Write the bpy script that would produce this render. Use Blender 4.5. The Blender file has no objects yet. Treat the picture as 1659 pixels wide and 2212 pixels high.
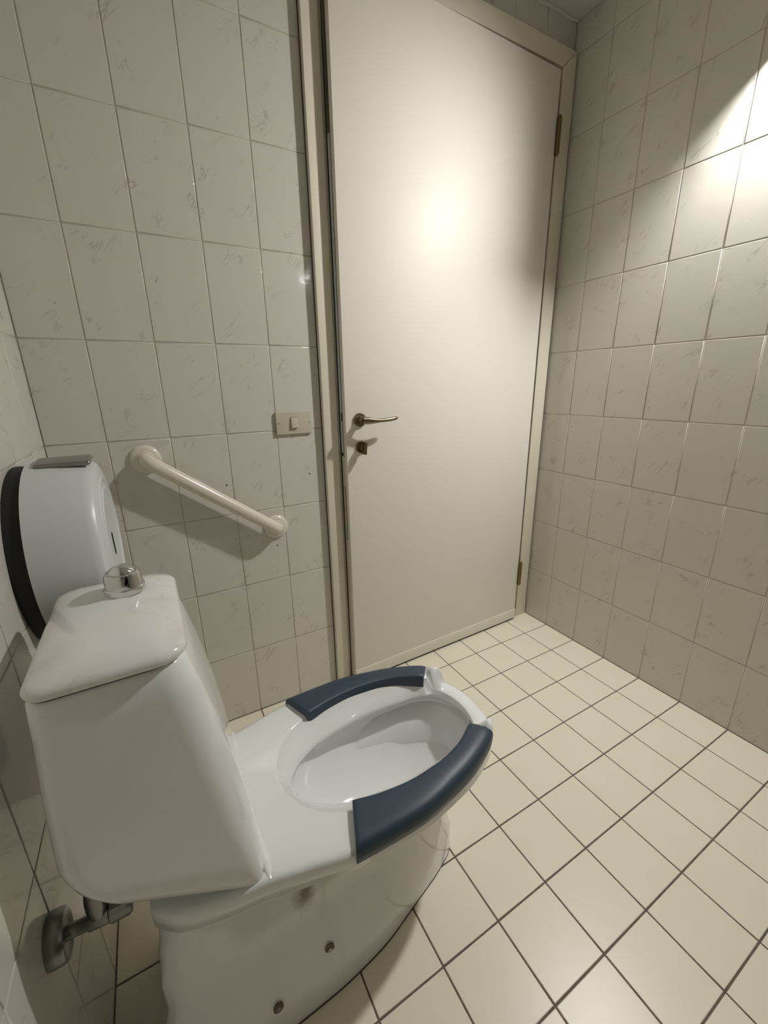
import bpy, bmesh, math, random
from mathutils import Vector, Matrix

random.seed(7)
PI = math.pi
C = bpy.context.scene.collection

# ---------------------------------------------------------------- camera
cd = bpy.data.cameras.new('camera')
cam = bpy.data.objects.new('camera', cd); C.objects.link(cam)
cam.location = (-1.54747, -1.31128, 1.13347)
cam.rotation_euler = (1.272297, 0.015921, -0.514377)
cd.sensor_fit = 'VERTICAL'; cd.sensor_height = 24.0; cd.lens = 24.0 * 893.16 / 2212.0
cd.clip_start = 0.01
bpy.context.scene.camera = cam

# ---------------------------------------------------------------- world, exposure
w = bpy.data.worlds.new('world'); bpy.context.scene.world = w; w.use_nodes = True
w.node_tree.nodes['Background'].inputs[0].default_value = (0.02, 0.02, 0.018, 1)
w.node_tree.nodes['Background'].inputs[1].default_value = 1.0
vs = bpy.context.scene.view_settings
vs.view_transform = 'Standard'; vs.look = 'None'; vs.gamma = 1.0; vs.use_curve_mapping = False
vs.exposure = 0.0
LAMP_NEAR = 1560.0     # radiance of the bulb on the right wall
LAMP_BACK = 90.0      # radiance of the small bulb in the back corner back
LAMP_COL = (1.0, 0.990, 0.972)

# ---------------------------------------------------------------- helpers
def link(o, parent=None):
    C.objects.link(o)
    if parent is not None: o.parent = parent
    return o
def meshobj(name, verts, faces, mat, parent=None, smooth=False, loc=None, angle=None):
    me = bpy.data.meshes.new(name); me.from_pydata([tuple(v) for v in verts], [], faces)
    me.validate(); me.update()
    if smooth:
        for p in me.polygons: p.use_smooth = True
        if angle is not None:
            me.set_sharp_from_angle(angle=math.radians(angle))
    if mat: me.materials.append(mat)
    o = bpy.data.objects.new(name, me)
    if loc: o.location = loc
    return link(o, parent)
def bmobj(name, bm, mat, parent=None, smooth=False, angle=35):
    bmesh.ops.recalc_face_normals(bm, faces=bm.faces)
    me = bpy.data.meshes.new(name); bm.to_mesh(me); bm.free()
    if smooth:
        for p in me.polygons: p.use_smooth = True
        me.set_sharp_from_angle(angle=math.radians(angle))
    if mat: me.materials.append(mat)
    return link(bpy.data.objects.new(name, me), parent)
def add_box(bm, lo, hi, bevel=0.0, seg=2):
    lo = Vector(lo); hi = Vector(hi)
    g = bmesh.ops.create_cube(bm, size=1.0)
    bmesh.ops.scale(bm, vec=hi - lo, verts=g['verts'])
    bmesh.ops.translate(bm, vec=(lo + hi) / 2, verts=g['verts'])
    if bevel > 0:
        es = list({e for v in g['verts'] for e in v.link_edges})
        bmesh.ops.bevel(bm, geom=es, offset=bevel, segments=seg, profile=0.6, affect='EDGES')
def box(name, lo, hi, mat, parent=None, bevel=0.0, seg=2):
    bm = bmesh.new(); add_box(bm, lo, hi, bevel, seg)
    return bmobj(name, bm, mat, parent, smooth=bevel > 0)
def frame_of(axis):
    a = Vector(axis).normalized()
    t = Vector((0, 0, 1)) if abs(a.z) < 0.9 else Vector((1, 0, 0))
    u = a.cross(t).normalized(); v = a.cross(u).normalized()
    return a, u, v
def lathe(name, origin, axis, prof, mat, parent=None, n=48, angle=35):
    """prof: list of (distance along axis, radius)"""
    a, u, v = frame_of(axis); o = Vector(origin); vs_, fs = [], []
    for d, r in prof:
        for k in range(n):
            t = 2 * PI * k / n
            vs_.append(o + a * d + (u * math.cos(t) + v * math.sin(t)) * r)
    for i in range(len(prof) - 1):
        for k in range(n):
            k2 = (k + 1) % n
            fs.append((i * n + k, i * n + k2, (i + 1) * n + k2, (i + 1) * n + k))
    fs.append(tuple(range(n)))
    fs.append(tuple(range((len(prof) - 1) * n, len(prof) * n))[::-1])
    bm = bmesh.new(); me = bpy.data.meshes.new('t'); me.from_pydata([tuple(q) for q in vs_], [], fs)
    bm.from_mesh(me); bpy.data.meshes.remove(me)
    bmesh.ops.remove_doubles(bm, verts=bm.verts, dist=1e-6)
    return bmobj(name, bm, mat, parent, smooth=True, angle=angle)
def sweep(name, pts, radii, mat, parent=None, n=24, flat=None, cap=True):
    """tube through pts; radii scalar or list; flat: list of (a,b) half axes with fixed up z"""
    P = [Vector(p) for p in pts]; m = len(P); vs_, fs = [], []
    u = None
    for i, p in enumerate(P):
        t = (P[min(i + 1, m - 1)] - P[max(i - 1, 0)]).normalized()
        if u is None:
            ref = Vector((0, 0, 1)) if abs(t.z) < 0.9 else Vector((1, 0, 0))
            u = (ref - t * ref.dot(t)).normalized()
        else:
            u = (u - t * u.dot(t)).normalized()
        v = t.cross(u)
        if flat: ra, rb = flat[i]
        else: ra = rb = radii[i] if isinstance(radii, (list, tuple)) else radii
        for k in range(n):
            a = 2 * PI * k / n
            vs_.append(p + u * (math.cos(a) * ra) + v * (math.sin(a) * rb))
    for i in range(m - 1):
        for k in range(n):
            k2 = (k + 1) % n
            fs.append((i * n + k, i * n + k2, (i + 1) * n + k2, (i + 1) * n + k))
    if cap:
        fs.append(tuple(range(n))[::-1]); fs.append(tuple(range((m - 1) * n, m * n)))
    bm = bmesh.new(); me = bpy.data.meshes.new('t'); me.from_pydata([tuple(q) for q in vs_], [], fs)
    bm.from_mesh(me); bpy.data.meshes.remove(me)
    return bmobj(name, bm, mat, parent, smooth=True, angle=50)
def empty(name, loc, label=None, cat=None, kind=None, group=None):
    o = bpy.data.objects.new(name, None); o.location = loc; o.empty_display_size = 0.05; C.objects.link(o)
    if label: o['label'] = label
    if cat: o['category'] = cat
    if kind: o['kind'] = kind
    if group: o['group'] = group
    return o
def adopt(root):
    """children were built in world coordinates: keep them there under the moved root"""
    bpy.context.view_layer.update()
    for ch in root.children:
        ch.matrix_parent_inverse = root.matrix_world.inverted()
def interp(tab, x):
    """monotone-ish cubic through table [(x,y)...]"""
    if x <= tab[0][0]: return tab[0][1]
    if x >= tab[-1][0]: return tab[-1][1]
    for i in range(len(tab) - 1):
        x0, y0 = tab[i]; x1, y1 = tab[i + 1]
        if x <= x1:
            h = x1 - x0; t = (x - x0) / h; d = (y1 - y0) / h
            dp = (y0 - tab[i - 1][1]) / (x0 - tab[i - 1][0]) if i > 0 else d
            dn = (tab[i + 2][1] - y1) / (tab[i + 2][0] - x1) if i + 2 < len(tab) else d
            m0 = 0 if dp * d <= 0 else 2 * dp * d / (dp + d)
            m1 = 0 if dn * d <= 0 else 2 * dn * d / (dn + d)
            return (2*t**3-3*t**2+1)*y0 + (t**3-2*t**2+t)*h*m0 + (-2*t**3+3*t**2)*y1 + (t**3-t**2)*h*m1
def sstep(a, b, x):      # works for a > b too
    t = max(0.0, min(1.0, (x - a) / (b - a))); return t * t * (3 - 2 * t)

# ---------------------------------------------------------------- materials
def mat(name, col, rough=0.5, metal=0.0, spec=0.5, coat=0.0, bump=None, var=None, emis=None):
    m = bpy.data.materials.new(name); m.use_nodes = True
    nt = m.node_tree; b = nt.nodes['Principled BSDF']
    b.inputs['Base Color'].default_value = (*col, 1); b.inputs['Roughness'].default_value = rough
    b.inputs['Metallic'].default_value = metal; b.inputs['Specular IOR Level'].default_value = spec
    b.inputs['Coat Weight'].default_value = coat; b.inputs['Coat Roughness'].default_value = 0.05
    g = nt.nodes.new('ShaderNodeNewGeometry')
    if var:     # (scale, strength, second colour)
        n = nt.nodes.new('ShaderNodeTexNoise'); n.inputs['Scale'].default_value = var[0]; n.inputs['Detail'].default_value = 5
        nt.links.new(g.outputs['Position'], n.inputs['Vector'])
        r = nt.nodes.new('ShaderNodeValToRGB'); r.color_ramp.elements[0].position = 0.5 - var[1]; r.color_ramp.elements[1].position = 0.5 + var[1]
        r.color_ramp.elements[0].color = (*var[2], 1); r.color_ramp.elements[1].color = (*col, 1)
        nt.links.new(n.outputs['Fac'], r.inputs['Fac']); nt.links.new(r.outputs['Color'], b.inputs['Base Color'])
    if bump:    # (scale, strength, distance)
        n = nt.nodes.new('ShaderNodeTexNoise'); n.inputs['Scale'].default_value = bump[0]; n.inputs['Detail'].default_value = 6
        nt.links.new(g.outputs['Position'], n.inputs['Vector'])
        bp = nt.nodes.new('ShaderNodeBump'); bp.inputs['Strength'].default_value = bump[1]; bp.inputs['Distance'].default_value = bump[2]
        nt.links.new(n.outputs['Fac'], bp.inputs['Height']); nt.links.new(bp.outputs['Normal'], b.inputs['Normal'])
    if emis:
        b.inputs['Emission Color'].default_value = (*emis[0], 1); b.inputs['Emission Strength'].default_value = emis[1]
    return m
def wall_tile_mat():
    m = bpy.data.materials.new('wall_tile_glaze'); m.use_nodes = True
    nt = m.node_tree; N = nt.nodes; L = nt.links; b = N['Principled BSDF']
    g = N.new('ShaderNodeNewGeometry'); s = N.new('ShaderNodeSeparateXYZ'); L.new(g.outputs['Position'], s.inputs[0])
    def mth(op, a, b_=None, c=None):
        n = N.new('ShaderNodeMath'); n.operation = op
        for i, q in enumerate((a, b_, c)):
            if q is None: continue
            if isinstance(q, (int, float)): n.inputs[i].default_value = q
            else: L.new(q, n.inputs[i])
        return n.outputs[0]
    u = mth('SUBTRACT', s.outputs['X'], s.outputs['Y'])
    # along / across a diagonal that rises to the right
    al = mth('ADD', mth('MULTIPLY', u, 0.64), mth('MULTIPLY', s.outputs['Z'], 0.77))
    ac = mth('SUBTRACT', mth('MULTIPLY', s.outputs['Z'], 0.64), mth('MULTIPLY', u, 0.77))
    cmb = N.new('ShaderNodeCombineXYZ'); L.new(mth('MULTIPLY', al, 11.0), cmb.inputs[0]); L.new(mth('MULTIPLY', ac, 42.0), cmb.inputs[1])
    n1 = N.new('ShaderNodeTexNoise'); n1.inputs['Scale'].default_value = 0.8; n1.inputs['Detail'].default_value = 4; n1.inputs['Distortion'].default_value = 0.8
    L.new(cmb.outputs[0], n1.inputs['Vector'])
    line = mth('ABSOLUTE', mth('SUBTRACT', n1.outputs['Fac'], 0.5))
    lm = N.new('ShaderNodeMapRange'); lm.inputs[1].default_value = 0.0; lm.inputs[2].default_value = 0.03; lm.inputs[3].default_value = 1.0; lm.inputs[4].default_value = 0.0
    L.new(line, lm.inputs[0])
    n2 = N.new('ShaderNodeTexNoise'); n2.inputs['Scale'].default_value = 16.0; n2.inputs['Detail'].default_value = 2
    L.new(g.outputs['Position'], n2.inputs['Vector'])
    mk = N.new('ShaderNodeMapRange'); mk.inputs[1].default_value = 0.55; mk.inputs[2].default_value = 0.68
    L.new(n2.outputs['Fac'], mk.inputs[0])
    vein = mth('MULTIPLY', lm.outputs[0], mk.outputs[0])
    mix = N.new('ShaderNodeMix'); mix.data_type = 'RGBA'
    mix.inputs[6].default_value = (0.655, 0.635, 0.56, 1); mix.inputs[7].default_value = (0.46, 0.435, 0.37, 1)
    L.new(mth('MULTIPLY', vein, 0.95), mix.inputs[0]); L.new(mix.outputs[2], b.inputs['Base Color'])
    bp = N.new('ShaderNodeBump'); bp.inputs['Strength'].default_value = 0.35; bp.inputs['Distance'].default_value = 0.0006
    n3 = N.new('ShaderNodeTexNoise'); n3.inputs['Scale'].default_value = 30.0; L.new(g.outputs['Position'], n3.inputs['Vector'])
    hgt = mth('SUBTRACT', mth('MULTIPLY', n3.outputs['Fac'], 1.2), mth('MULTIPLY', vein, 0.9))
    L.new(hgt, bp.inputs['Height']); L.new(bp.outputs['Normal'], b.inputs['Normal'])
    b.inputs['Roughness'].default_value = 0.09; b.inputs['Specular IOR Level'].default_value = 0.45
    return m
M = {}
M['tile'] = wall_tile_mat()
M['grout'] = mat('wall_grout', (0.50, 0.47, 0.39), 0.75)
M['ftile'] = mat('floor_tile_glaze', (0.87, 0.81, 0.67), 0.32, spec=0.40, var=(9, 0.3, (0.845, 0.785, 0.635)), bump=(120, 0.05, 0.0004))
M['fgrout'] = mat('floor_grout', (0.20, 0.155, 0.125), 0.85, var=(40, 0.2, (0.11, 0.085, 0.065)))
M['plaster'] = mat('ceiling_plaster', (0.66, 0.63, 0.59), 0.9, bump=(60, 0.4, 0.002))
M['paint'] = mat('frame_paint', (0.79, 0.735, 0.61), 0.38, var=(14, 0.4, (0.77, 0.715, 0.585)))
M['backwall'] = mat('back_wall_darkened', (0.22, 0.21, 0.19), 0.6)  # unseen back wall, set dark to cut bounce light on the pedestal
M['door'] = mat('door_laminate', (0.83, 0.795, 0.715), 0.43, spec=0.14, var=(3, 0.4, (0.815, 0.78, 0.70)), bump=(260, 0.06, 0.0003))
M['strip'] = mat('kick_strip_paint', (0.80, 0.76, 0.65), 0.42)
M['china'] = mat('white_china', (0.84, 0.84, 0.825), 0.12, spec=0.5, coat=0.5)
M['bowlchina'] = mat('white_china_painted_recess', (0.84, 0.84, 0.825), 0.12, spec=0.5, coat=0.5)
def recess_shade(m):  # dark recess under the flange, its shade painted into the china colour
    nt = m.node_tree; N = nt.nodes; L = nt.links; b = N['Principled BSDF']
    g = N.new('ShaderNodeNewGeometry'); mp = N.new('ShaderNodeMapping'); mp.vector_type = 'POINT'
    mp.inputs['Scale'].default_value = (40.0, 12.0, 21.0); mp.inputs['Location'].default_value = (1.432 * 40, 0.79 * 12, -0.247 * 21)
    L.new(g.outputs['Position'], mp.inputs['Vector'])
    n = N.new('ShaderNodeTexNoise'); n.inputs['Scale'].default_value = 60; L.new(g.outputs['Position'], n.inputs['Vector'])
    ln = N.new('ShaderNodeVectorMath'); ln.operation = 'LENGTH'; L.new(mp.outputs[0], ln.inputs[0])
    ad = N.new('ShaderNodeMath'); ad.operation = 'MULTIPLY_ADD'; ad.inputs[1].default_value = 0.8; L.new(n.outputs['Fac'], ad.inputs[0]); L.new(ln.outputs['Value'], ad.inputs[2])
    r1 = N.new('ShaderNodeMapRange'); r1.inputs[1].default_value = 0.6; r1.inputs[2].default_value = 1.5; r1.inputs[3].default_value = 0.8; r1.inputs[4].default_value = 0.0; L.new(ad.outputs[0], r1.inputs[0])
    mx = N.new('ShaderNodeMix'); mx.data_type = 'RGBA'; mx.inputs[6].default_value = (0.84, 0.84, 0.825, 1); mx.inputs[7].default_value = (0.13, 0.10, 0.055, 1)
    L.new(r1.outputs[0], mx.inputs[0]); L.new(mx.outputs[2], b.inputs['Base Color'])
recess_shade(M['bowlchina'])
M['lidchina'] = mat('crazed_china', (0.83, 0.82, 0.79), 0.10, spec=0.5, coat=0.5)
def craze(m):
    nt = m.node_tree; N = nt.nodes; L = nt.links; b = N['Principled BSDF']
    g = N.new('ShaderNodeNewGeometry')
    mp = N.new('ShaderNodeMapping'); mp.inputs['Location'].default_value = (0.37, 0.11, 0.0); L.new(g.outputs['Position'], mp.inputs['Vector'])
    n = N.new('ShaderNodeTexNoise'); n.inputs['Scale'].default_value = 5.5; n.inputs['Detail'].default_value = 4; L.new(mp.outputs[0], n.inputs['Vector'])
    a = N.new('ShaderNodeMath'); a.operation = 'SUBTRACT'; a.inputs[1].default_value = 0.5; L.new(n.outputs['Fac'], a.inputs[0])
    c = N.new('ShaderNodeMath'); c.operation = 'ABSOLUTE'; L.new(a.outputs[0], c.inputs[0])
    r1 = N.new('ShaderNodeMapRange'); r1.inputs[1].default_value = 0.0; r1.inputs[2].default_value = 0.007; r1.inputs[3].default_value = 0.18; r1.inputs[4].default_value = 0.0; L.new(c.outputs[0], r1.inputs[0])
    n2 = N.new('ShaderNodeTexNoise'); n2.inputs['Scale'].default_value = 9.0; L.new(mp.outputs[0], n2.inputs['Vector'])
    r2 = N.new('ShaderNodeMapRange'); r2.inputs[1].default_value = 0.50; r2.inputs[2].default_value = 0.75; r2.inputs[4].default_value = 0.35; L.new(n2.outputs['Fac'], r2.inputs[0])
    s_ = N.new('ShaderNodeMath'); s_.operation = 'ADD'; L.new(r1.outputs[0], s_.inputs[0]); L.new(r2.outputs[0], s_.inputs[1])
    mx = N.new('ShaderNodeMix'); mx.data_type = 'RGBA'; mx.inputs[6].default_value = (0.83, 0.82, 0.79, 1); mx.inputs[7].default_value = (0.50, 0.43, 0.33, 1)
    L.new(s_.outputs[0], mx.inputs[0]); L.new(mx.outputs[2], b.inputs['Base Color'])
craze(M['lidchina'])
M['pad'] = mat('blue_pad', (0.038, 0.058, 0.085), 0.42, spec=0.4, bump=(300, 0.06, 0.0003))
M['chrome'] = mat('chrome', (0.72, 0.72, 0.73), 0.09, 1.0)
M['dullmetal'] = mat('dull_chrome', (0.30, 0.30, 0.29), 0.30, 1.0, bump=(150, 0.2, 0.0006))
M['bronze'] = mat('bronze', (0.25, 0.205, 0.145), 0.36, 1.0)
M['brass'] = mat('dark_brass', (0.19, 0.145, 0.065), 0.42, 0.9)
M['plate'] = mat('lock_plate_steel', (0.88, 0.92, 0.96), 0.25, 0.25)
M['dark'] = mat('dark_void', (0.006, 0.005, 0.004), 0.9)
M['blackplastic'] = mat('black_plastic', (0.006, 0.006, 0.007), 0.6)
M['whiteplastic'] = mat('dispenser_plastic', (0.60, 0.63, 0.62), 0.33, bump=(400, 0.08, 0.0002))
M['rail'] = mat('rail_coating', (0.72, 0.68, 0.57), 0.2, coat=0.3)
M['switch'] = mat('switch_plastic', (0.57, 0.52, 0.41), 0.35)
M['greyplastic'] = mat('brushed_grey', (0.30, 0.29, 0.27), 0.32, 0.6, bump=(90, 0.3, 0.0006))
M['rust'] = mat('rusty_screw', (0.10, 0.06, 0.02), 0.6, 0.5, var=(300, 0.2, (0.30, 0.24, 0.15)))
M['seal'] = mat('gap_dirt', (0.09, 0.07, 0.05), 0.8)
M['lampcase'] = mat('lamp_housing', (0.55, 0.55, 0.53), 0.5)
M['tube'] = mat('lamp_tube_near', (0.8, 0.8, 0.8), 0.5, emis=(LAMP_COL, LAMP_NEAR))
M['tube2'] = mat('lamp_tube_back', (0.8, 0.8, 0.8), 0.5, emis=(LAMP_COL, LAMP_BACK))

# ---------------------------------------------------------------- room
W = 1.778; H = 2.3465; D = 3.0
HT = 0.2491; Z0 = 0.2535
TH = 0.006        # tile thickness
def rows_z():
    z = [0.0, Z0]
    while z[-1] + HT < H - 0.01: z.append(z[-1] + HT)
    return z + [H]
def cols(first, n, end):
    """joint positions from 0 downwards: 0, -first, -first-.15 ... end"""
    c = [0.0, -first]
    while c[-1] - 0.15 > end + 0.004: c.append(c[-1] - 0.15)
    return c + [end]
ZR = rows_z()
def slab(name, lo, hi, m):
    o = box(name, lo, hi, m); o['kind'] = 'structure'; return o
floor = slab('floor', (-W - 0.1, -D, -0.06), (0.1, 0.12, -0.0012), M['fgrout'])
ceiling = slab('ceiling', (-W - 0.1, -D - 0.1, H), (0.1, 0.1, H + 0.08), M['plaster'])
wall_right = slab('wall_right', (0.0012, -D, -0.06), (0.1, 0.0, H), M['grout'])
wall_left = slab('wall_left', (-W - 0.1, -D, -0.06), (-W - 0.0012, 0.0, H), M['grout'])
wall_back = slab('wall_back', (-W - 0.1, -D - 0.1, -0.06), (0.1, -D, H), M['grout'])
bm = bmesh.new()
add_box(bm, (-W - 0.1, 0.0012, -0.06), (-1.035, 0.1, H))
add_box(bm, (-1.035, 0.0012, 2.235), (0.1, 0.1, H))
add_box(bm, (-0.02, 0.0012, -0.06), (0.1, 0.1, 2.235))
add_box(bm, (-1.035, 0.1, -0.06), (0.0, 0.12, 2.3))
wall_far = bmobj('wall_far', bm, M['grout']); wall_far['kind'] = 'structure'

tile_cache = {}
def tile_mesh(w_, h_, m, bev):
    key = (round(w_, 4), round(h_, 4), m.name)
    if key in tile_cache: return tile_cache[key]
    # local: width along x, height along y, face towards +z, centred; face at z=0
    b = bev; d = TH
    vs_ = []
    def ring(ix, z): 
        a, c = w_ / 2 - ix, h_ / 2 - ix
        vs_.extend([(-a, -c, z), (a, -c, z), (a, c, z), (-a, c, z)])
    ring(0, -d); ring(0, -b * 1.0); ring(b * 0.35, -b * 0.3); ring(b * 1.3, 0.0)
    fs = [(8 + 4, 9 + 4, 10 + 4, 11 + 4)]
    for r in range(3):
        for k in range(4):
            k2 = (k + 1) % 4
            fs.append((4 * r + k, 4 * r + k2, 4 * r + 4 + k2, 4 * r + 4 + k))
    me = bpy.data.meshes.new('tile'); me.from_pydata(vs_, [], fs)
    for p in me.polygons: p.use_smooth = p.index > 0
    me.materials.append(m); me.update()
    tile_cache[key] = me; return me
def put_tile(parent, m, c, w_, h_, rot, gap, bev=0.0012, jit=0.0009):
    me = tile_mesh(w_ - gap, h_ - gap, m, bev)
    o = bpy.data.objects.new('tile', me)
    R = rot @ Matrix.Rotation(random.uniform(-jit, jit), 4, 'X') @ Matrix.Rotation(random.uniform(-jit, jit), 4, 'Y')
    o.matrix_world = Matrix.Translation(c) @ R
    C.objects.link(o); o.parent = parent
    return o
# local x,y,z -> world
R_far = Matrix(((1, 0, 0, 0), (0, 0, -1, 0), (0, 1, 0, 0), (0, 0, 0, 1)))      # face to -y
R_right = Matrix(((0, 0, -1, 0), (-1, 0, 0, 0), (0, 1, 0, 0), (0, 0, 0, 1)))   # face to -x
R_left = Matrix(((0, 0, 1, 0), (1, 0, 0, 0), (0, 1, 0, 0), (0, 0, 0, 1)))      # face to +x
R_floor = Matrix.Identity(4)
GAP = 0.0026
# far wall, left of the door
xs = [-1.040, -1.196, -1.346, -1.496, -1.646, -W]
for i in range(5):
    x1, x0 = xs[i], xs[i + 1]
    for r in range(len(ZR) - 1):
        z0, z1 = ZR[r], ZR[r + 1]
        put_tile(wall_far, M['tile'], ((x0 + x1) / 2, 0, (z0 + z1) / 2), x1 - x0, z1 - z0, R_far, GAP)
xs = [0.0] + [-0.146 - 0.15 * k for k in range(6)] + [-1.040]
for i in range(len(xs) - 1):
    x1, x0 = xs[i], xs[i + 1]
    for z0, z1 in ((2.236, ZR[-2]), (ZR[-2], H)):
        if z1 - z0 > 0.02:
            put_tile(wall_far, M['tile'], ((x0 + x1) / 2, 0, (z0 + z1) / 2), x1 - x0, z1 - z0, R_far, GAP)
YE = -1.949
ys = cols(0.1489, 0, YE)
for i in range(len(ys) - 1):
    y1, y0 = ys[i], ys[i + 1]
    for r in range(len(ZR) - 1):
        put_tile(wall_right, M['tile'], (0, (y0 + y1) / 2, (ZR[r] + ZR[r + 1]) / 2), y1 - y0, ZR[r + 1] - ZR[r], R_right, GAP)
ys = cols(0.1275, 0, YE)
for i in range(len(ys) - 1):
    y1, y0 = ys[i], ys[i + 1]
    for r in range(len(ZR) - 1):
        put_tile(wall_left, M['tile'], (-W, (y0 + y1) / 2, (ZR[r] + ZR[r + 1]) / 2), y1 - y0, ZR[r + 1] - ZR[r], R_left, GAP)
fx = cols(0.1459, 0, -W); fy = cols(0.1489, 0, YE)
for i in range(len(fx) - 1):
    for j in range(len(fy) - 1):
        x1, x0, y1, y0 = fx[i], fx[i + 1], fy[j], fy[j + 1]
        put_tile(floor, M['ftile'], ((x0 + x1) / 2, (y0 + y1) / 2, 0), x1 - x0, y1 - y0, R_floor, 0.0036, 0.0011, 0.0012)
# tiled surfaces behind the viewer: joined
def back_tiles(parent, m, c, w_, h_, rot):
    me = tile_mesh(w_, h_, m, 0.001); o = bpy.data.objects.new('tile', me); o.matrix_world = Matrix.Translation(c) @ rot; C.objects.link(o); o.parent = parent
for (par, rot, cx, cy, z, w_, h_, m) in (
        (wall_right, R_right, 0, (YE - D) / 2, H / 2, D + YE, H, M['tile']),
        (wall_left, R_left, -W, (YE - D) / 2, H / 2, D + YE, H, M['tile']),
        (floor, R_floor, -W / 2, (YE - D) / 2, 0, W, D + YE, M['ftile'])):
    back_tiles(par, m, (cx, cy, z), w_, h_, rot)
R_back = Matrix(((-1, 0, 0, 0), (0, 0, 1, 0), (0, 1, 0, 0), (0, 0, 0, 1)))
back_tiles(wall_back, M['backwall'], (-W / 2, -D, H / 2), W, H, R_back)

# rough plaster bead where the ceiling meets the tiles
def plaster_bead(name, p0, p1, r):
    pts = []; n = 60
    for i in range(n + 1):
        t = i / n; p = Vector(p0).lerp(Vector(p1), t)
        pts.append(p + Vector((0, random.uniform(-1, 1) * 0.0015, random.uniform(-1, 1) * 0.0025)))
    o = sweep(name, pts, [r * random.uniform(0.7, 1.3) for _ in pts], M['plaster'], n=8)
    o['kind'] = 'structure'
plaster_bead('trim_2', (-W + 0.01, -0.002, H - 0.002), (-0.004, -0.002, H - 0.002), 0.006)

# dry drill holes left in the far wall
for hx, hz in ((-1.099, 0.853), (-1.364, 0.848), (-1.229, 0.622), (-1.690, 1.330)):
    r = 0.0026 if hz < 1 else 0.0012
    lathe('drill_hole', (hx, -0.0002, hz), (0, 1, 0), [(0.0, r), (0.001, r)], M['dark'], wall_far, n=12)

# ---------------------------------------------------------------- door frame (trim) and door
frame = empty('trim_1', (-0.5, 0, 0), kind='structure')
CY = -0.021
def prism(name, poly, axis_fn, m, parent, bevel=0.0015):
    """poly: list of (a,b); axis_fn maps (a,b,side)->xyz"""
    n = len(poly); v = [axis_fn(a, b, 0) for a, b in poly] + [axis_fn(a, b, 1) for a, b in poly]
    f = [tuple(range(n)), tuple(range(n, 2 * n))[::-1]] + [(i, (i + 1) % n, n + (i + 1) % n, n + i) for i in range(n)]
    bm = bmesh.new(); me = bpy.data.meshes.new('t'); me.from_pydata([tuple(q) for q in v], [], f); bm.from_mesh(me); bpy.data.meshes.remove(me)
    bmesh.ops.recalc_face_normals(bm, faces=bm.faces)
    if bevel: bmesh.ops.bevel(bm, geom=list(bm.edges), offset=bevel, segments=2, profile=0.5, affect='EDGES')
    return bmobj(name, bm, m, parent, smooth=True)
CT0, CT1 = 2.190, 2.249      # lower, upper edge of the head casing
yf = lambda a, b, s: (a, (CY if s == 0 else -0.0005), b)
prism('casing', [(-1.0445, 0.0), (-0.9975, 0.0), (-0.9975, CT0), (-1.0445, CT1)], yf, M['paint'], frame)
prism('casing', [(-0.0745, 0.0), (-0.010, 0.0), (-0.010, CT1), (-0.0745, CT0)], yf, M['paint'], frame)
prism('casing', [(-1.0435, CT1), (-0.9985, CT0 + 0.001), (-0.0755, CT0 + 0.001), (-0.011, CT1)], yf, M['paint'], frame)
# jambs behind the casing with the rebate the door closes on
box('jamb', (-1.034, -0.0050, 0), (-0.9835, 0.098, 2.20), M['paint'], frame)
box('jamb', (-0.080, -0.0005, 0), (-0.022, 0.098, 2.20), M['paint'], frame)
box('jamb', (-1.034, -0.0005, 2.186), (-0.022, 0.098, 2.232), M['paint'], frame)
box('gap_seal', (-1.0468, -0.004, 0), (-1.0447, -0.0003, CT1), M['seal'], frame)
adopt(frame)

door = empty('door_1', (-0.094, -0.034, 0), kind='structure')
# door leaf: slightly open; hinge edge at x=-0.097, latch edge at x=-0.981
hx0, hy0, lx0, ly0 = -0.0965, -0.0320, -0.9815, -0.0520
ang = math.atan2(ly0 - hy0, lx0 - hx0)     # direction hinge -> latch
dl = math.hypot(lx0 - hx0, ly0 - hy0)
ux, uy = math.cos(ang), math.sin(ang)      # along leaf
nx, ny = uy, -ux                           # candidate normal
if ny > 0: nx, ny = -nx, -ny               # towards the room (-y)
def dp(s, d, z): return (hx0 + ux * s + nx * d, hy0 + uy * s + ny * d, z)   # s along, d out of face
def dbox(name, s0, s1, d0, d1, z0, z1, m, parent, bevel=0.0):
    bm = bmesh.new(); add_box(bm, (s0, d0, z0), (s1, d1, z1), bevel)
    for v in bm.verts: v.co = Vector(dp(*v.co))
    return bmobj(name, bm, m, parent, smooth=bevel > 0)
leaf = dbox('door_leaf', 0.0, dl, -0.0200, 0.0, 0.012, 2.172, M['door'], door, 0.0012)
core = dbox('door_core', 0.012, dl - 0.0005, -0.042, -0.0195, 0.014, 2.165, M['paint'], door)
ks = dbox('kick_strip', -0.001, dl + 0.001, -0.001, 0.004, 0.010, 0.058, M['strip'], door, 0.0012)
dbox('bottom_seal', 0.004, dl - 0.002, -0.014, -0.002, 0.002, 0.012, M['dark'], door)
# lock face plate on the latch edge
dbox('lock_plate', dl - 0.0004, dl + 0.0010, -0.0390, -0.0240, 0.90, 1.80, M['plate'], door)
dbox('lock_plate', dl - 0.0004, dl + 0.0006, -0.0380, -0.0240, 1.80, 2.16, M['dullmetal'], door)
dbox('latch_slot', dl + 0.0002, dl + 0.0014, -0.0300, -0.0240, 1.020, 1.048, M['dark'], door)
dbox('latch_slot', dl + 0.0002, dl + 0.0014, -0.0370, -0.0260, 0.905, 0.915, M['dark'], door)
dbox('edge_split', dl - 0.0002, dl + 0.0006, -0.0240, -0.0215, 0.60, 0.80, M['dark'], door)
dbox('edge_split', dl - 0.0002, dl + 0.0006, -0.0240, -0.0222, 0.90, 2.16, M['seal'], door)

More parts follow.
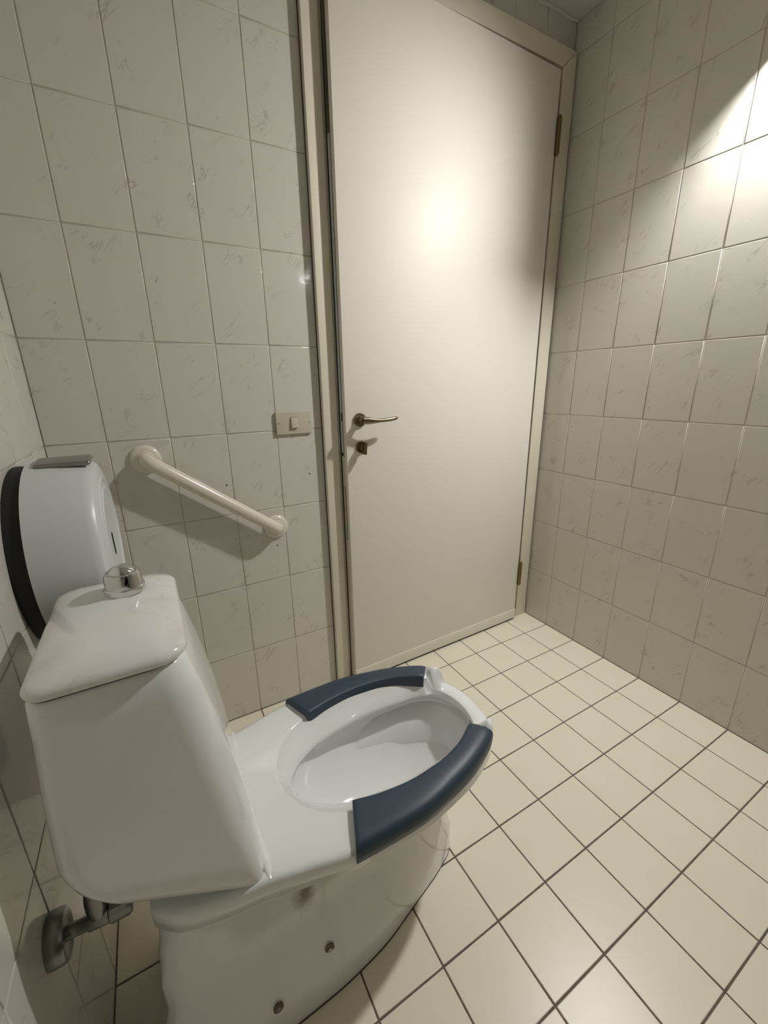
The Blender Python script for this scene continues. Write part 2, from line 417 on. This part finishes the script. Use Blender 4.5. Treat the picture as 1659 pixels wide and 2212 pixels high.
# lever handle: a part of the door, its pieces sub-parts
def sd(x, y, z):      # world point on leaf given x, returns s
    return (x - hx0) / ux
hs = sd(-0.9310, 0, 0); hz = 1.0235
rose = lathe('handle', dp(hs, 0, hz), (nx, ny, 0), [(0, 0.0225), (0.006, 0.0225), (0.0085, 0.0205), (0.009, 0.0)], M['bronze'], door)
rose['label'] = 'bronze lever door handle on a round rose'
neck = sweep('handle_neck', [dp(hs, 0.006, hz), dp(hs, 0.020, hz), dp(hs, 0.036, hz)], [0.0125, 0.0098, 0.0098], M['bronze'], rose)
lp = []; fl = []
for i in range(17):
    t = i / 16
    s = hs + 0.007 - 0.125 * t
    lp.append(dp(s, 0.040 + 0.014 * math.sin(t * PI) * 0.5 + 0.010 * t, hz + 0.001 - 0.0045 * math.sin(t * PI) + 0.003 * t))
    wz = interp([(0, 0.0112), (0.12, 0.0118), (0.3, 0.0085), (0.5, 0.0060), (0.75, 0.0066), (0.93, 0.0062), (1, 0.0035)], t)
    wd = interp([(0, 0.0095), (0.15, 0.0075), (0.4, 0.0062), (0.8, 0.0070), (0.95, 0.0058), (1, 0.003)], t)
    fl.append((wz, wd))
sweep('handle_lever', lp, None, M['bronze'], rose, flat=fl)
# thumb turn
ts = sd(-0.9275, 0, 0); tz = 0.9330
tr = lathe('thumb_turn', dp(ts, 0, tz), (nx, ny, 0), [(0, 0.0205), (0.005, 0.0205), (0.0075, 0.0185), (0.008, 0.0)], M['brass'], door)
tr['label'] = 'dark brass thumb turn lock below the handle'
lathe('turn_stem', dp(ts, 0.007, tz), (nx, ny, 0), [(0, 0.0115), (0.009, 0.0105), (0.016, 0.0085), (0.018, 0.0)], M['brass'], tr)
bm = bmesh.new(); add_box(bm, (-0.0032, 0.014, -0.0225), (0.0032, 0.040, 0.0195), 0.0025)
for v in bm.verts:
    a = 0.16; s_, z_ = v.co.x, v.co.z
    if z_ < -0.01: s_ += 0.002
    k = ts + s_ * math.cos(a) - z_ * math.sin(a) * 0.25
    v.co = Vector(dp(k, v.co.y, tz + z_ * math.cos(a) + s_ * math.sin(a) + (0.010 - v.co.y * 0.25) * 0))
bmobj('turn_wing', bm, M['brass'], tr, smooth=True)
# two barrel hinges
for za, zb in ((1.922, 2.044), (0.188, 0.312)):
    zm = (za + zb) / 2; r = 0.0082; ox, oy = -0.0905, -0.0385
    h = lathe('hinge', (ox, oy, za), (0, 0, 1), [(0, r * 0.35), (0.004, r * 0.8), (0.008, r), (zm - za - 0.0008, r), (zm - za - 0.0006, r * 0.85), (zm - za + 0.0006, r * 0.85), (zm - za + 0.0008, r), (zb - za - 0.008, r), (zb - za - 0.004, r * 0.8), (zb - za, r * 0.35)], M['brass'], door, n=24)
    box('hinge_wing', (ox - 0.004, oy, za + 0.006), (ox + 0.004, oy + 0.018, zb - 0.006), M['brass'], h)
adopt(door)

# ---------------------------------------------------------------- light switch
sw = empty('light_switch', (-1.14, 0, 1.0225), 'cream rectangular wall plate with one small rocker switch beside the door frame', 'light switch')
box('face_plate', (-1.1975, -0.0085, 0.988), (-1.0825, -0.0003, 1.0575), M['switch'], sw, 0.0022, 3)
box('rocker_surround', (-1.1515, -0.0092, 1.0065), (-1.1285, -0.0080, 1.0405), M['seal'], sw)
bm = bmesh.new(); add_box(bm, (-1.1505, -0.0135, 1.0075), (-1.1295, -0.0080, 1.0395), 0.0012)
for v in bm.verts:
    if v.co.y < -0.011: v.co.y += (v.co.z - 1.0235) * 0.14
bmobj('rocker', bm, M['switch'], sw, smooth=True)
for x in (-1.1900, -1.0905):
    lathe('screw', (x, -0.0083, 1.0225), (0, -1, 0), [(0, 0.0019), (0.0005, 0.0017)], M['dark'], sw, n=12)
adopt(sw)

# ---------------------------------------------------------------- grab bar
A = Vector((-1.565, 0, 0.948)); B = Vector((-1.227, 0, 0.690))
gb = empty('grab_bar', A, 'cream white tubular grab bar fixed at a slant on the tiled wall', 'grab bar')
dirv = (B - A).normalized(); SO = 0.038; rb = 0.0190; er = 0.026
pts = [A + Vector((0, -0.004, 0)), A + Vector((0, -(SO - er), 0))]
for i in range(1, 9):
    a = i / 8 * PI / 2
    pts.append(A + Vector((0, -(SO - er) - er * math.sin(a), 0)) + dirv * (er * (1 - math.cos(a))))
n = 10; s0 = A + Vector((0, -SO, 0)) + dirv * er; s1 = B + Vector((0, -SO, 0)) - dirv * er
for i in range(1, n): pts.append(s0.lerp(s1, i / n))
for i in range(0, 9):
    a = i / 8 * PI / 2
    pts.append(B + Vector((0, -(SO - er) - er * math.cos(a), 0)) - dirv * (er * (1 - math.sin(a))))
pts.append(B + Vector((0, -0.004, 0)))
sweep('bar_tube', pts, rb, M['rail'], gb, n=32)
for P in (A, B):
    fl_ = lathe('flange', P + Vector((0, -0.0003, 0)), (0, -1, 0), [(0, 0.0385), (0.004, 0.0385), (0.0075, 0.0360), (0.0100, 0.030), (0.0110, 0.0250), (0.0110, 0.0)], M['rail'], gb, n=56)
    lathe('collar', P + Vector((0, -0.0105, 0)), (0, -1, 0), [(0, 0.0240), (0.003, 0.0235), (0.005, 0.0215), (0.005, 0.0)], M['rail'], fl_, n=40)
adopt(gb)

# ---------------------------------------------------------------- paper dispenser on the left wall
DY, DZ, DR = -0.318, 0.826, 0.1775
XB, XF = -W, -1.645
disp = empty('toilet_paper_dispenser', (XB, DY, DZ), 'large round white plastic toilet paper dispenser with a black back rim, on the left wall', 'dispenser')
lathe('back_shell', (XB + 0.0005, DY, DZ), (1, 0, 0), [(0, DR - 0.006), (0.004, DR - 0.005), (0.026, DR - 0.0075), (0.027, DR - 0.012)], M['blackplastic'], disp, n=96)
cov = lathe('cover', (XB + 0.026, DY, DZ), (1, 0, 0),
      [(0, DR + 0.002), (0.040, DR + 0.0005), (0.086, DR - 0.004), (0.095, DR - 0.0065), (0.1005, DR - 0.0105), (0.1035, DR - 0.017),
       (0.1055, DR - 0.024), (0.1055, DR - 0.036), (0.1085, DR - 0.040), (0.1085, DR - 0.046), (0.1060, DR - 0.050),
       (0.1060, DR - 0.058), (0.1090, DR - 0.062), (0.1090, DR - 0.069), (0.1065, DR - 0.073), (0.1060, DR - 0.100), (0.107, 0.03), (0.107, 0.0)],
      M['whiteplastic'], disp, n=128, angle=25)
cov['label'] = 'white plastic drum cover with concentric rings on its face'
# window slit on the face and lock bar on top
bm = bmesh.new(); n = 24; x0 = XF - 0.0115 - 0.0006 + 0.0002
xw = XB + 0.026 + 0.1072
for k in range(n):
    a = 2 * PI * k / n; bm.verts.new((xw, DY - 0.028 + 0.0045 * math.cos(a), DZ + 0.006 + 0.024 * math.sin(a)))
bm.verts.ensure_lookup_table(); f = bm.faces.new(bm.verts[:]); ex = bmesh.ops.extrude_face_region(bm, geom=[f])
for v in [q for q in ex['geom'] if isinstance(q, bmesh.types.BMVert)]: v.co.x += 0.0012
bmobj('viewing_slit', bm, M['dark'], disp)
bm = bmesh.new()
# curved grey bar lying on the top of the drum
prof = []
a0, a1 = math.radians(88), math.radians(105)
for i in range(11):
    a = a0 + (a1 - a0) * i / 10
    prof.append((DY + (DR + 0.0) * math.cos(a), DZ + DR * math.sin(a), a))
vsx = []
for xx in (XB + 0.040, XB + 0.127):
    for (yy, zz, a) in prof: vsx.append(bm.verts.new((xx, yy - 0.001 * math.cos(a), zz - 0.001 * math.sin(a))))
    for (yy, zz, a) in prof[::-1]:
        k = 0.008
        vsx.append(bm.verts.new((xx, yy + k * math.cos(a), zz + k * math.sin(a))))
m_ = 22
bm.faces.new(vsx[:m_]); bm.faces.new(vsx[m_:][::-1])
for i in range(m_): bm.faces.new((vsx[i], vsx[(i + 1) % m_], vsx[m_ + (i + 1) % m_], vsx[m_ + i]))
bmesh.ops.recalc_face_normals(bm, faces=bm.faces)
bmesh.ops.bevel(bm, geom=[e for e in bm.edges if e.is_manifold and e.calc_face_angle(0) > 0.6], offset=0.003, segments=3, affect='EDGES')
bar_ = bmobj('lock_bar', bm, M['greyplastic'], disp, smooth=True)
bar_['label'] = 'brushed grey lock bar on top of the drum'
adopt(disp)

# ---------------------------------------------------------------- toilet
AX = -0.680      # y of the long axis
NR = 320
def outline(tab, cap_back=True):
    """tab: [(X, half width)], X increasing; first entry is the flat back. returns closed ring of NR points, starting back centre, near side (-y) first"""
    pts = []
    Xb, hb = tab[0]
    dense = []
    k = 400
    X0, X1 = tab[0][0], tab[-1][0]
    for i in range(k + 1):
        t = i / k; t = 1 - (1 - t) ** 2         # denser to the front tip
        X = X0 + (X1 - X0) * t
        dense.append((X, interp_sq(tab, X)))
    dense[-1] = (X1, 0.0)
    half = [(X0, hb * i / 40) for i in range(40)] + dense
    L = [0]
    for a, b in zip(half, half[1:]): L.append(L[-1] + math.hypot(b[0] - a[0], b[1] - a[1]))
    out = []; m = NR // 2; j = 0
    for i in range(m + 1):
        s = L[-1] * i / m
        while j < len(L) - 2 and L[j + 1] < s: j += 1
        t = (s - L[j]) / max(1e-9, L[j + 1] - L[j])
        out.append((half[j][0] + (half[j + 1][0] - half[j][0]) * t, half[j][1] + (half[j + 1][1] - half[j][1]) * t))
    ring = [(x, AX - h) for x, h in out] + [(x, AX + h) for x, h in out[-2:0:-1]]
    return ring
def interp_sq(tab, X):
    """interpolate half width squared, so tips come out round"""
    return math.sqrt(max(0.0, interp([(a, b * b) for a, b in tab], X)))
def loft(name, rings, m, parent, close_first=True, close_last=True, angle=40):
    vs_ = [p for r in rings for p in r]; n = len(rings[0]); fs = []
    for i in range(len(rings) - 1):
        for k in range(n):
            k2 = (k + 1) % n
            fs.append((i * n + k, i * n + k2, (i + 1) * n + k2, (i + 1) * n + k))
    if close_first: fs.append(tuple(range(n))[::-1])
    if close_last: fs.append(tuple(range((len(rings) - 1) * n, len(rings) * n)))
    bm = bmesh.new(); me = bpy.data.meshes.new('t'); me.from_pydata([tuple(q) for q in vs_], [], fs); bm.from_mesh(me); bpy.data.meshes.remove(me)
    return bmobj(name, bm, m, parent, smooth=True, angle=angle)

toilet = empty('toilet', (-1.40, AX, 0), 'white ceramic toilet with a tall tapered cistern and two dark blue arm shaped seat pads', 'toilet')
RIM = [(-1.655, .108), (-1.62, .136), (-1.56, .152), (-1.50, .1605), (-1.44, .174), (-1.36, .1905), (-1.25, .1935), (-1.13, .174), (-1.03, .137), (-0.985, .103), (-0.960, .062), (-0.951, 0)]
OPN = [(-1.434, 0), (-1.428, .035), (-1.41, .072), (-1.37, .108), (-1.32, .126), (-1.21, .134), (-1.10, .122), (-1.04, .098), (-1.005, .062), (-0.990, 0)]
LIP = [(-1.408, 0), (-1.400, .030), (-1.375, .055), (-1.32, .080), (-1.20, .096), (-1.09, .088), (-1.03, .070), (-1.00, .045), (-0.984, 0)]
UND = [(-1.412, 0), (-1.400, .040), (-1.37, .075), (-1.32, .105), (-1.20, .122), (-1.09, .110), (-1.03, .090), (-0.995, .055), (-0.975, 0)]
def ztop(X, v=0.0):
    low = sstep(-1.045, -1.020, X) * (1 - sstep(0.080, 0.098, abs(v)))
    bump = sstep(-1.014, -1.004, X) * sstep(0.086, 0.098, abs(v))
    return 0.4155 - 0.029 * low + 0.013 * bump
def ring_xy(tab, zf, sc=1.0, dx=0.0):
    return [((x + dx), AX + (y - AX) * sc, zf(x, y - AX) if callable(zf) else zf) for x, y in outline(tab)]
def shift(tab, d):       # inset an outline by d
    return [(X + (d if i == 0 else 0) - d * (i / (len(tab) - 1)) ** 4, max(0.0, h - d) if i < len(tab) - 1 else 0.0) for i, (X, h) in enumerate(tab)]
BASE = [(-1.69, .120), (-1.64, .140), (-1.50, .149), (-1.40, .146), (-1.30, .134), (-1.18, .100), (-1.09, .070), (-1.045, .045), (-1.033, 0)]
MID = [(-1.668, .095), (-1.62, .108), (-1.50, .106), (-1.40, .099), (-1.30, .093), (-1.22, .088), (-1.165, .083), (-1.145, .078), (-1.10, .058), (-1.065, .032), (-1.046, 0)]
NECK = [(-1.660, .090), (-1.62, .104), (-1.50, .108), (-1.40, .104), (-1.30, .099), (-1.22, .094), (-1.155, .088), (-1.135, .083), (-1.09, .066), (-1.045, .040), (-1.022, 0)]
UNDR = [(-1.652, .088), (-1.62, .106), (-1.50, .122), (-1.40, .132), (-1.30, .134), (-1.18, .120), (-1.08, .098), (-1.015, .068), (-0.990, 0)]
SK = [(-1.653, .103), (-1.62, .131), (-1.56, .147), (-1.50, .155), (-1.44, .167), (-1.36, .182), (-1.25, .184), (-1.13, .163), (-1.04, .124), (-0.995, .088), (-0.972, .05), (-0.962, 0)]
rings = [ring_xy(BASE, 0.0), ring_xy(BASE, 0.012), ring_xy(BASE, 0.075, 0.985), ring_xy(MID, 0.16), ring_xy(MID, 0.22), ring_xy(NECK, 0.29),
         ring_xy(UNDR, 0.338), ring_xy(shift(SK, 0.026), lambda X, v: 0.357 - 0.012 * sstep(-1.3, -1.0, X)), ring_xy(shift(SK, 0.006), lambda X, v: 0.363 - 0.012 * sstep(-1.3, -1.0, X)), ring_xy(SK, lambda X, v: 0.366 - 0.012 * sstep(-1.3, -1.0, X)), ring_xy(SK, lambda X, v: 0.371 - 0.012 * sstep(-1.3, -1.0, X)),
         ring_xy(RIM, lambda X, v: 0.376 - 0.016 * sstep(-1.3, -1.0, X)),
         ring_xy(RIM, lambda X, v: ztop(X, v) - 0.009), ring_xy(shift(RIM, 0.0018), lambda X, v: ztop(X, v) - 0.0035), ring_xy(shift(RIM, 0.007), lambda X, v: ztop(X, v) - 0.0005),
         ring_xy(shift(RIM, 0.014), ztop)]
def mixring(a, b, t, zf):
    A_ = outline(a); B_ = outline(b); return [(p[0] + (q[0] - p[0]) * t, p[1] + (q[1] - p[1]) * t, zf(p[0] + (q[0] - p[0]) * t, p[1] + (q[1] - p[1]) * t - AX)) for p, q in zip(A_, B_)]
def grow(tab, d):
    return [(X, h + d if 0 < i < len(tab) - 1 else h) for i, (X, h) in enumerate([(tab[0][0] - d, 0)] + tab[1:-1] + [(tab[-1][0] + d * 0.6, 0)])]
inner = [ring_xy(grow(OPN, 0.006), ztop), ring_xy(grow(OPN, 0.002), lambda X, v: ztop(X, v) - 0.0015), ring_xy(OPN, lambda X, v: ztop(X, v) - 0.005),
         mixring(OPN, LIP, 0.55, lambda X, v: ztop(X, v) - 0.020), mixring(OPN, LIP, 0.9, lambda X, v: 0.382 - 0.006 * sstep(-1.02, -0.99, X)),
         ring_xy(LIP, lambda X, v: 0.376 - 0.004 * sstep(-1.02, -0.99, X)), ring_xy(grow(LIP, 0.003), lambda X, v: 0.369 - 0.004 * sstep(-1.02, -0.99, X)),
         mixring(LIP, UND, 0.8, lambda X, v: 0.365 - 0.004 * sstep(-1.02, -0.99, X)), ring_xy(UND, 0.345)]
B1 = [(-1.395, 0), (-1.385, .045), (-1.33, .085), (-1.20, .108), (-1.10, .096), (-1.04, .070), (-1.005, .04), (-0.995, 0)]
B2 = [(-1.37, 0), (-1.36, .035), (-1.30, .068), (-1.20, .082), (-1.12, .074), (-1.07, .048), (-1.045, .02), (-1.04, 0)]
B3 = [(-1.33, 0), (-1.32, .025), (-1.28, .045), (-1.20, .053), (-1.14, .045), (-1.11, .028), (-1.10, .012), (-1.095, 0)]
B4 = [(-1.27, 0), (-1.265, .012), (-1.24, .025), (-1.20, .028), (-1.17, .022), (-1.155, .012), (-1.15, .006), (-1.147, 0)]
inner += [ring_xy(B1, 0.31), ring_xy(B2, 0.265), ring_xy(B3, 0.235), ring_xy(B4, 0.222)]
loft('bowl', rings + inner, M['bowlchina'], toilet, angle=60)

loft('base_joint', [ring_xy(BASE, 0.0002, 1.012), ring_xy(BASE, 0.0022, 1.010), ring_xy(BASE, 0.0032, 0.997)], M['seal'], toilet)
# seat pads
PADIN = [(-1.334, .115), (-1.28, .128), (-1.22, .134), (-1.16, .130), (-1.10, .116), (-1.07, .102), (-1.042, .085)]
def pad(side):
    n = 40; rings_ = []
    for i in range(n + 1):
        t = i / n
        Xi = -1.334 + (-1.042 + 1.334) * t; Xo = -1.364 + (-1.006 + 1.364) * t
        ho = interp_sq(RIM, Xo) + 0.0035; hi = interp(PADIN, Xi)
        po = Vector((Xo, ho)); pi_ = Vector((Xi, hi)); wdt = (po - pi_).length; dv = (po - pi_) / wdt
        sec = [(0.003, -0.022), (0.0, -0.014), (0.0, 0.006), (0.0012, 0.0115), (0.0045, 0.0145), (0.010, 0.0155), (wdt * 0.35, 0.0162), (wdt * 0.7, 0.0152), (wdt - 0.011, 0.0128), (wdt - 0.0055, 0.0105), (wdt - 0.0015, 0.0055), (wdt + 0.0003, -0.002), (wdt + 0.001, -0.010), (wdt - 0.001, -0.024), (wdt - 0.006, -0.026), (0.012, -0.020)]
        e = 0.0
        if i == 0 or i == n: e = 0.0018
        r = []
        zt = 0.4155
        for (q, z) in sec:
            p = pi_ + dv * max(e, min(wdt + 0.002 - e, q))
            r.append((p.x, AX + side * p.y, zt + z - (e if z > 0 else 0)))
        rings_.append(r)
        if i == 0 : 
            r2 = [(x + 0.0015, y, z + (0.0018 if z > zt else 0)) for x, y, z in r]; rings_.append(r2)
    o = loft('seat_pad', rings_, M['pad'], toilet, angle=60)
    o['label'] = 'dark blue curved seat pad'
pad(-1); pad(1)

# cistern: rounded rectangular sections
def rrect(x0, x1, hw, rn, z, n=10, cy=AX, rb_=None):
    """rounded rectangle in plan; rn radius at the front corners, rb_ at the back"""
    rb_ = rb_ if rb_ is not None else rn
    pts = []
    cs = [((x0 + rb_, cy - hw + rb_), 180, 270, rb_), ((x1 - rn, cy - hw + rn), 270, 360, rn), ((x1 - rn, cy + hw - rn), 0, 90, rn), ((x0 + rb_, cy + hw - rb_), 90, 180, rb_)]
    for (c, a0_, a1_, r) in cs:
        for i in range(n + 1):
            a = math.radians(a0_ + (a1_ - a0_) * i / n)
            pts.append((c[0] + r * math.cos(a), c[1] + r * math.sin(a), z))
    return pts
TY = -0.660
cis = []
for z, x0, x1, hw, rn, cy, rb2 in ((0.403, -1.700, -1.506, .148, .012, -.676, .03), (0.405, -1.706, -1.500, .154, .013, -.676, .035), (0.410, -1.714, -1.4975, .158, .015, -.675, .038),
      (0.430, -1.722, -1.4965, .1605, .021, -.674, .040), (0.465, -1.727, -1.4970, .1600, .030, -.672, .038),
      (0.52, -1.729, -1.501, .157, .040, -.670, .032), (0.60, -1.729, -1.510, .1525, .045, -.667, .028), (0.68, -1.725, -1.523, .147, .044, -.664, .025),
      (0.75, -1.720, -1.538, .141, .041, -.661, .024), (0.797, -1.717, -1.551, .1365, .038, TY, .022), (0.8005, -1.714, -1.554, .1335, .036, TY, .02)):
    cis.append([(x, y, q + 0.140 * (sstep(-1.54, -1.745, x) if x < -1.54 else 0) * max(0.0, min(1.0, (0.60 - q) / 0.19))) for x, y, q in rrect(x0, x1, hw, rn, z, cy=cy, rb_=rb2)])
cist = loft('cistern', cis, M['china'], toilet, angle=60)
# raised fillet between cistern and ledge
fil = []
for i in range(25):
    t = i / 24; y = (AX - 0.1575) + 0.318 * t
    fil.append((-1.4925 - 0.003 * math.sin(t * PI), y, 0.4150 - 0.004 * (1 - t) ** 12))
fillet = sweep('ledge_fillet', fil, [0.0035, 0.0062] + [0.0072] * 21 + [0.0062, 0.0035], M['china'], cist, n=16)
# gap and lid
loft('lid_gap', [rrect(-1.713, -1.555, .1325, .035, 0.799, cy=TY, rb_=.02), rrect(-1.713, -1.555, .1325, .035, 0.804, cy=TY, rb_=.02)], M['seal'], cist)
def lidz(x, y):
    u = (x + 1.632) / 0.085; v = (y - TY) / 0.137
    return 0.013 * (1 - u * u * 0.8) * (1 - v * v * 0.8)
lr = []
for (ins, z, dome) in ((0.003, 0.8045, 0), (0.0, 0.8055, 0), (-0.0018, 0.809, 0), (-0.0018, 0.813, 0), (0.000, 0.8165, 0.1), (0.004, 0.8195, 0.25), (0.011, 0.8220, .5), (0.022, 0.8240, .85), (0.038, 0.825, 1), (0.055, 0.825, 1), (0.072, 0.825, 1)):
    rr = rrect(-1.716 + ins, -1.548 - ins, .1385 - ins, max(.004, .038 - ins * .6), z, cy=TY, rb_=max(.004, .024 - ins * .3))
    lr.append([(x, y, z_ + lidz(x, y) * dome) for x, y, z_ in rr])
lid = loft('cistern_lid', lr, M['lidchina'], toilet, angle=60)
# push button
bx, by, bz = -1.617, -0.608, 0.8345
pb = lathe('push_button', (bx, by, bz), (0, 0, 1), [(0, 0.0268), (0.001, 0.0282), (0.009, 0.0282), (0.0105, 0.0268), (0.0108, 0.0258), (0.030, 0.0248), (0.0325, 0.0235), (0.0330, 0.0205), (0.0315, 0.0198), (0.0310, 0.0)], M['chrome'], toilet, n=64, angle=40)
pb['label'] = 'chrome two tier push button on the cistern lid'
dome = [(0.0305, 0.0192)] + [(0.0305 + 0.0125 * math.sin(a), 0.0192 * math.cos(a)) for a in [i / 10 * PI / 2 for i in range(1, 11)]]
lathe('button_dome', (bx, by, bz), (0, 0, 1), dome, M['chrome'], pb, n=48, angle=60)
# floor screws on the near side of the pedestal (positions on the loft surface)
def base_hw(X, z):
    if z < 0.075: return interp_sq(BASE, X) * (1 - 0.015 * max(0, (z - 0.012) / 0.063))
    t = (z - 0.075) / 0.085; return interp_sq(BASE, X) * 0.985 * (1 - t) + interp_sq(MID, X) * t
for sx_, sz_ in ((-1.401, 0.105), (-1.507, 0.078)):
    sy_ = AX - base_hw(sx_, sz_)
    s_ = lathe('floor_screw', (sx_, sy_ + 0.0015, sz_), (0, -1, 0.15), [(0, 0.0095), (0.0025, 0.0090), (0.0030, 0.0065)], M['rust'], toilet, n=24)
    lathe('screw_head', (sx_, sy_ - 0.0013, sz_), (0, -1, 0.15), [(0, 0.0048), (0.0018, 0.0044), (0.0024, 0.0)], M['dullmetal'], s_, n=16)
adopt(toilet)

# ---------------------------------------------------------------- stop valve on the left wall
vy, vz = -0.752, 0.402
val = empty('stop_valve', (-W, vy, vz), 'tarnished chrome angle stop valve with round wall plate under the cistern', 'valve')
lathe('wall_plate', (-W + 0.0003, vy, vz), (1, 0, 0), [(0, 0.0330), (0.004, 0.0340), (0.016, 0.0335), (0.0205, 0.0310), (0.0215, 0.027), (0.0190, 0.020), (0.0190, 0.0)], M['dullmetal'], val, n=40)
ex_ = -1.708
e = Vector((ex_, -0.754, 0.401))
st = Vector((-W + 0.010, vy, vz))
body = sweep('valve_body', [st, st.lerp(e, 0.3), st.lerp(e, 0.55), st.lerp(e, 0.6), e], [0.0095, 0.0095, 0.0095, 0.0120, 0.0120], M['dullmetal'], val)
knob = lathe('valve_knob', e, (1, 0, 0.03), [(0, 0.0125), (0.002, 0.0150), (0.024, 0.0150), (0.028, 0.0130), (0.029, 0.0)], M['dullmetal'], val, n=12, angle=20)
tb = Vector((-1.720, -0.753, 0.402))
sweep('riser_nut', [tb, tb + Vector((0, 0.003, 0.016)), tb + Vector((0, 0.004, 0.034)), tb + Vector((0, 0.006, 0.07))], [0.010, 0.0135, 0.0135, 0.008], M['dullmetal'], val, n=16)
adopt(val)

# ---------------------------------------------------------------- lamps on the right wall (outside the frame)
def wall_lamp(y0, z, tm, label):
    """box shaped lamp: solid side panels under a top panel, open in front, one reflector bulb inside"""
    L_ = empty('wall_lamp', (0, y0 - 0.09, z), label, 'lamp')
    y1 = y0 - 0.20
    box('back_plate', (-0.012, y1 + 0.0115, z - 0.085), (-0.0003, y0 - 0.0115, z + 0.062), M['lampcase'], L_, 0.002)
    for ya in (y0, y1 + 0.011):
        box('side_panel', (-0.108, ya - 0.011, z - 0.090), (-0.0003, ya, z + 0.062), M['lampcase'], L_, 0.002)
    box('top_panel', (-0.120, y1, z + 0.0625), (-0.0003, y0, z + 0.074), M['lampcase'], L_, 0.002)
    # reflector lamp hanging inside, aimed down and out into the room
    n_ = Vector((-0.32, 0.28, -0.91)).normalized(); c_ = Vector((-0.068, y0 - 0.094, z - 0.002))
    lathe('reflector', c_, n_, [(-0.036, 0.010), (-0.032, 0.014), (0.0, 0.040), (0.008, 0.0403), (0.008, 0.0380), (-0.002, 0.0372), (-0.004, 0.0365), (-0.004, 0.0)], M['lampcase'], L_, n=40)
    lathe('lamp_lens', c_ - n_ * 0.0035, n_, [(0.0, 0.0362), (0.003, 0.0362)], tm, L_, n=40)
    box('lamp_holder', (-0.075, y0 - 0.120, z + 0.030), (-0.037, y0 - 0.085, z + 0.0620), M['lampcase'], L_, 0.002)
    adopt(L_)
wall_lamp(-0.665, 2.050, M['tube'], 'box shaped lamp with one reflector bulb on the right wall nearest the door')
# small bare bulb in a wall holder in the far back corner
bl = empty('bulb_lamp', (0, -2.74, 2.08), 'small bare bulb in a plain holder high on the right wall behind the viewer', 'lamp')
lathe('wall_rose', (-0.0003, -2.74, 2.055), (-1, 0, 0), [(0, 0.035), (0.008, 0.035), (0.011, 0.030), (0.011, 0.0)], M['lampcase'], bl, n=32)
sweep('holder_arm', [(-0.010, -2.74, 2.040), (-0.050, -2.74, 2.036), (-0.070, -2.74, 2.040), (-0.072, -2.74, 2.056)], 0.009, M['lampcase'], bl, n=16)
lathe('bulb', (-0.072, -2.74, 2.056), (0, 0, 1), [(0, 0.006), (0.004, 0.011), (0.040, 0.0115), (0.052, 0.008), (0.057, 0.0)], M['tube2'], bl, n=20)
adopt(bl)
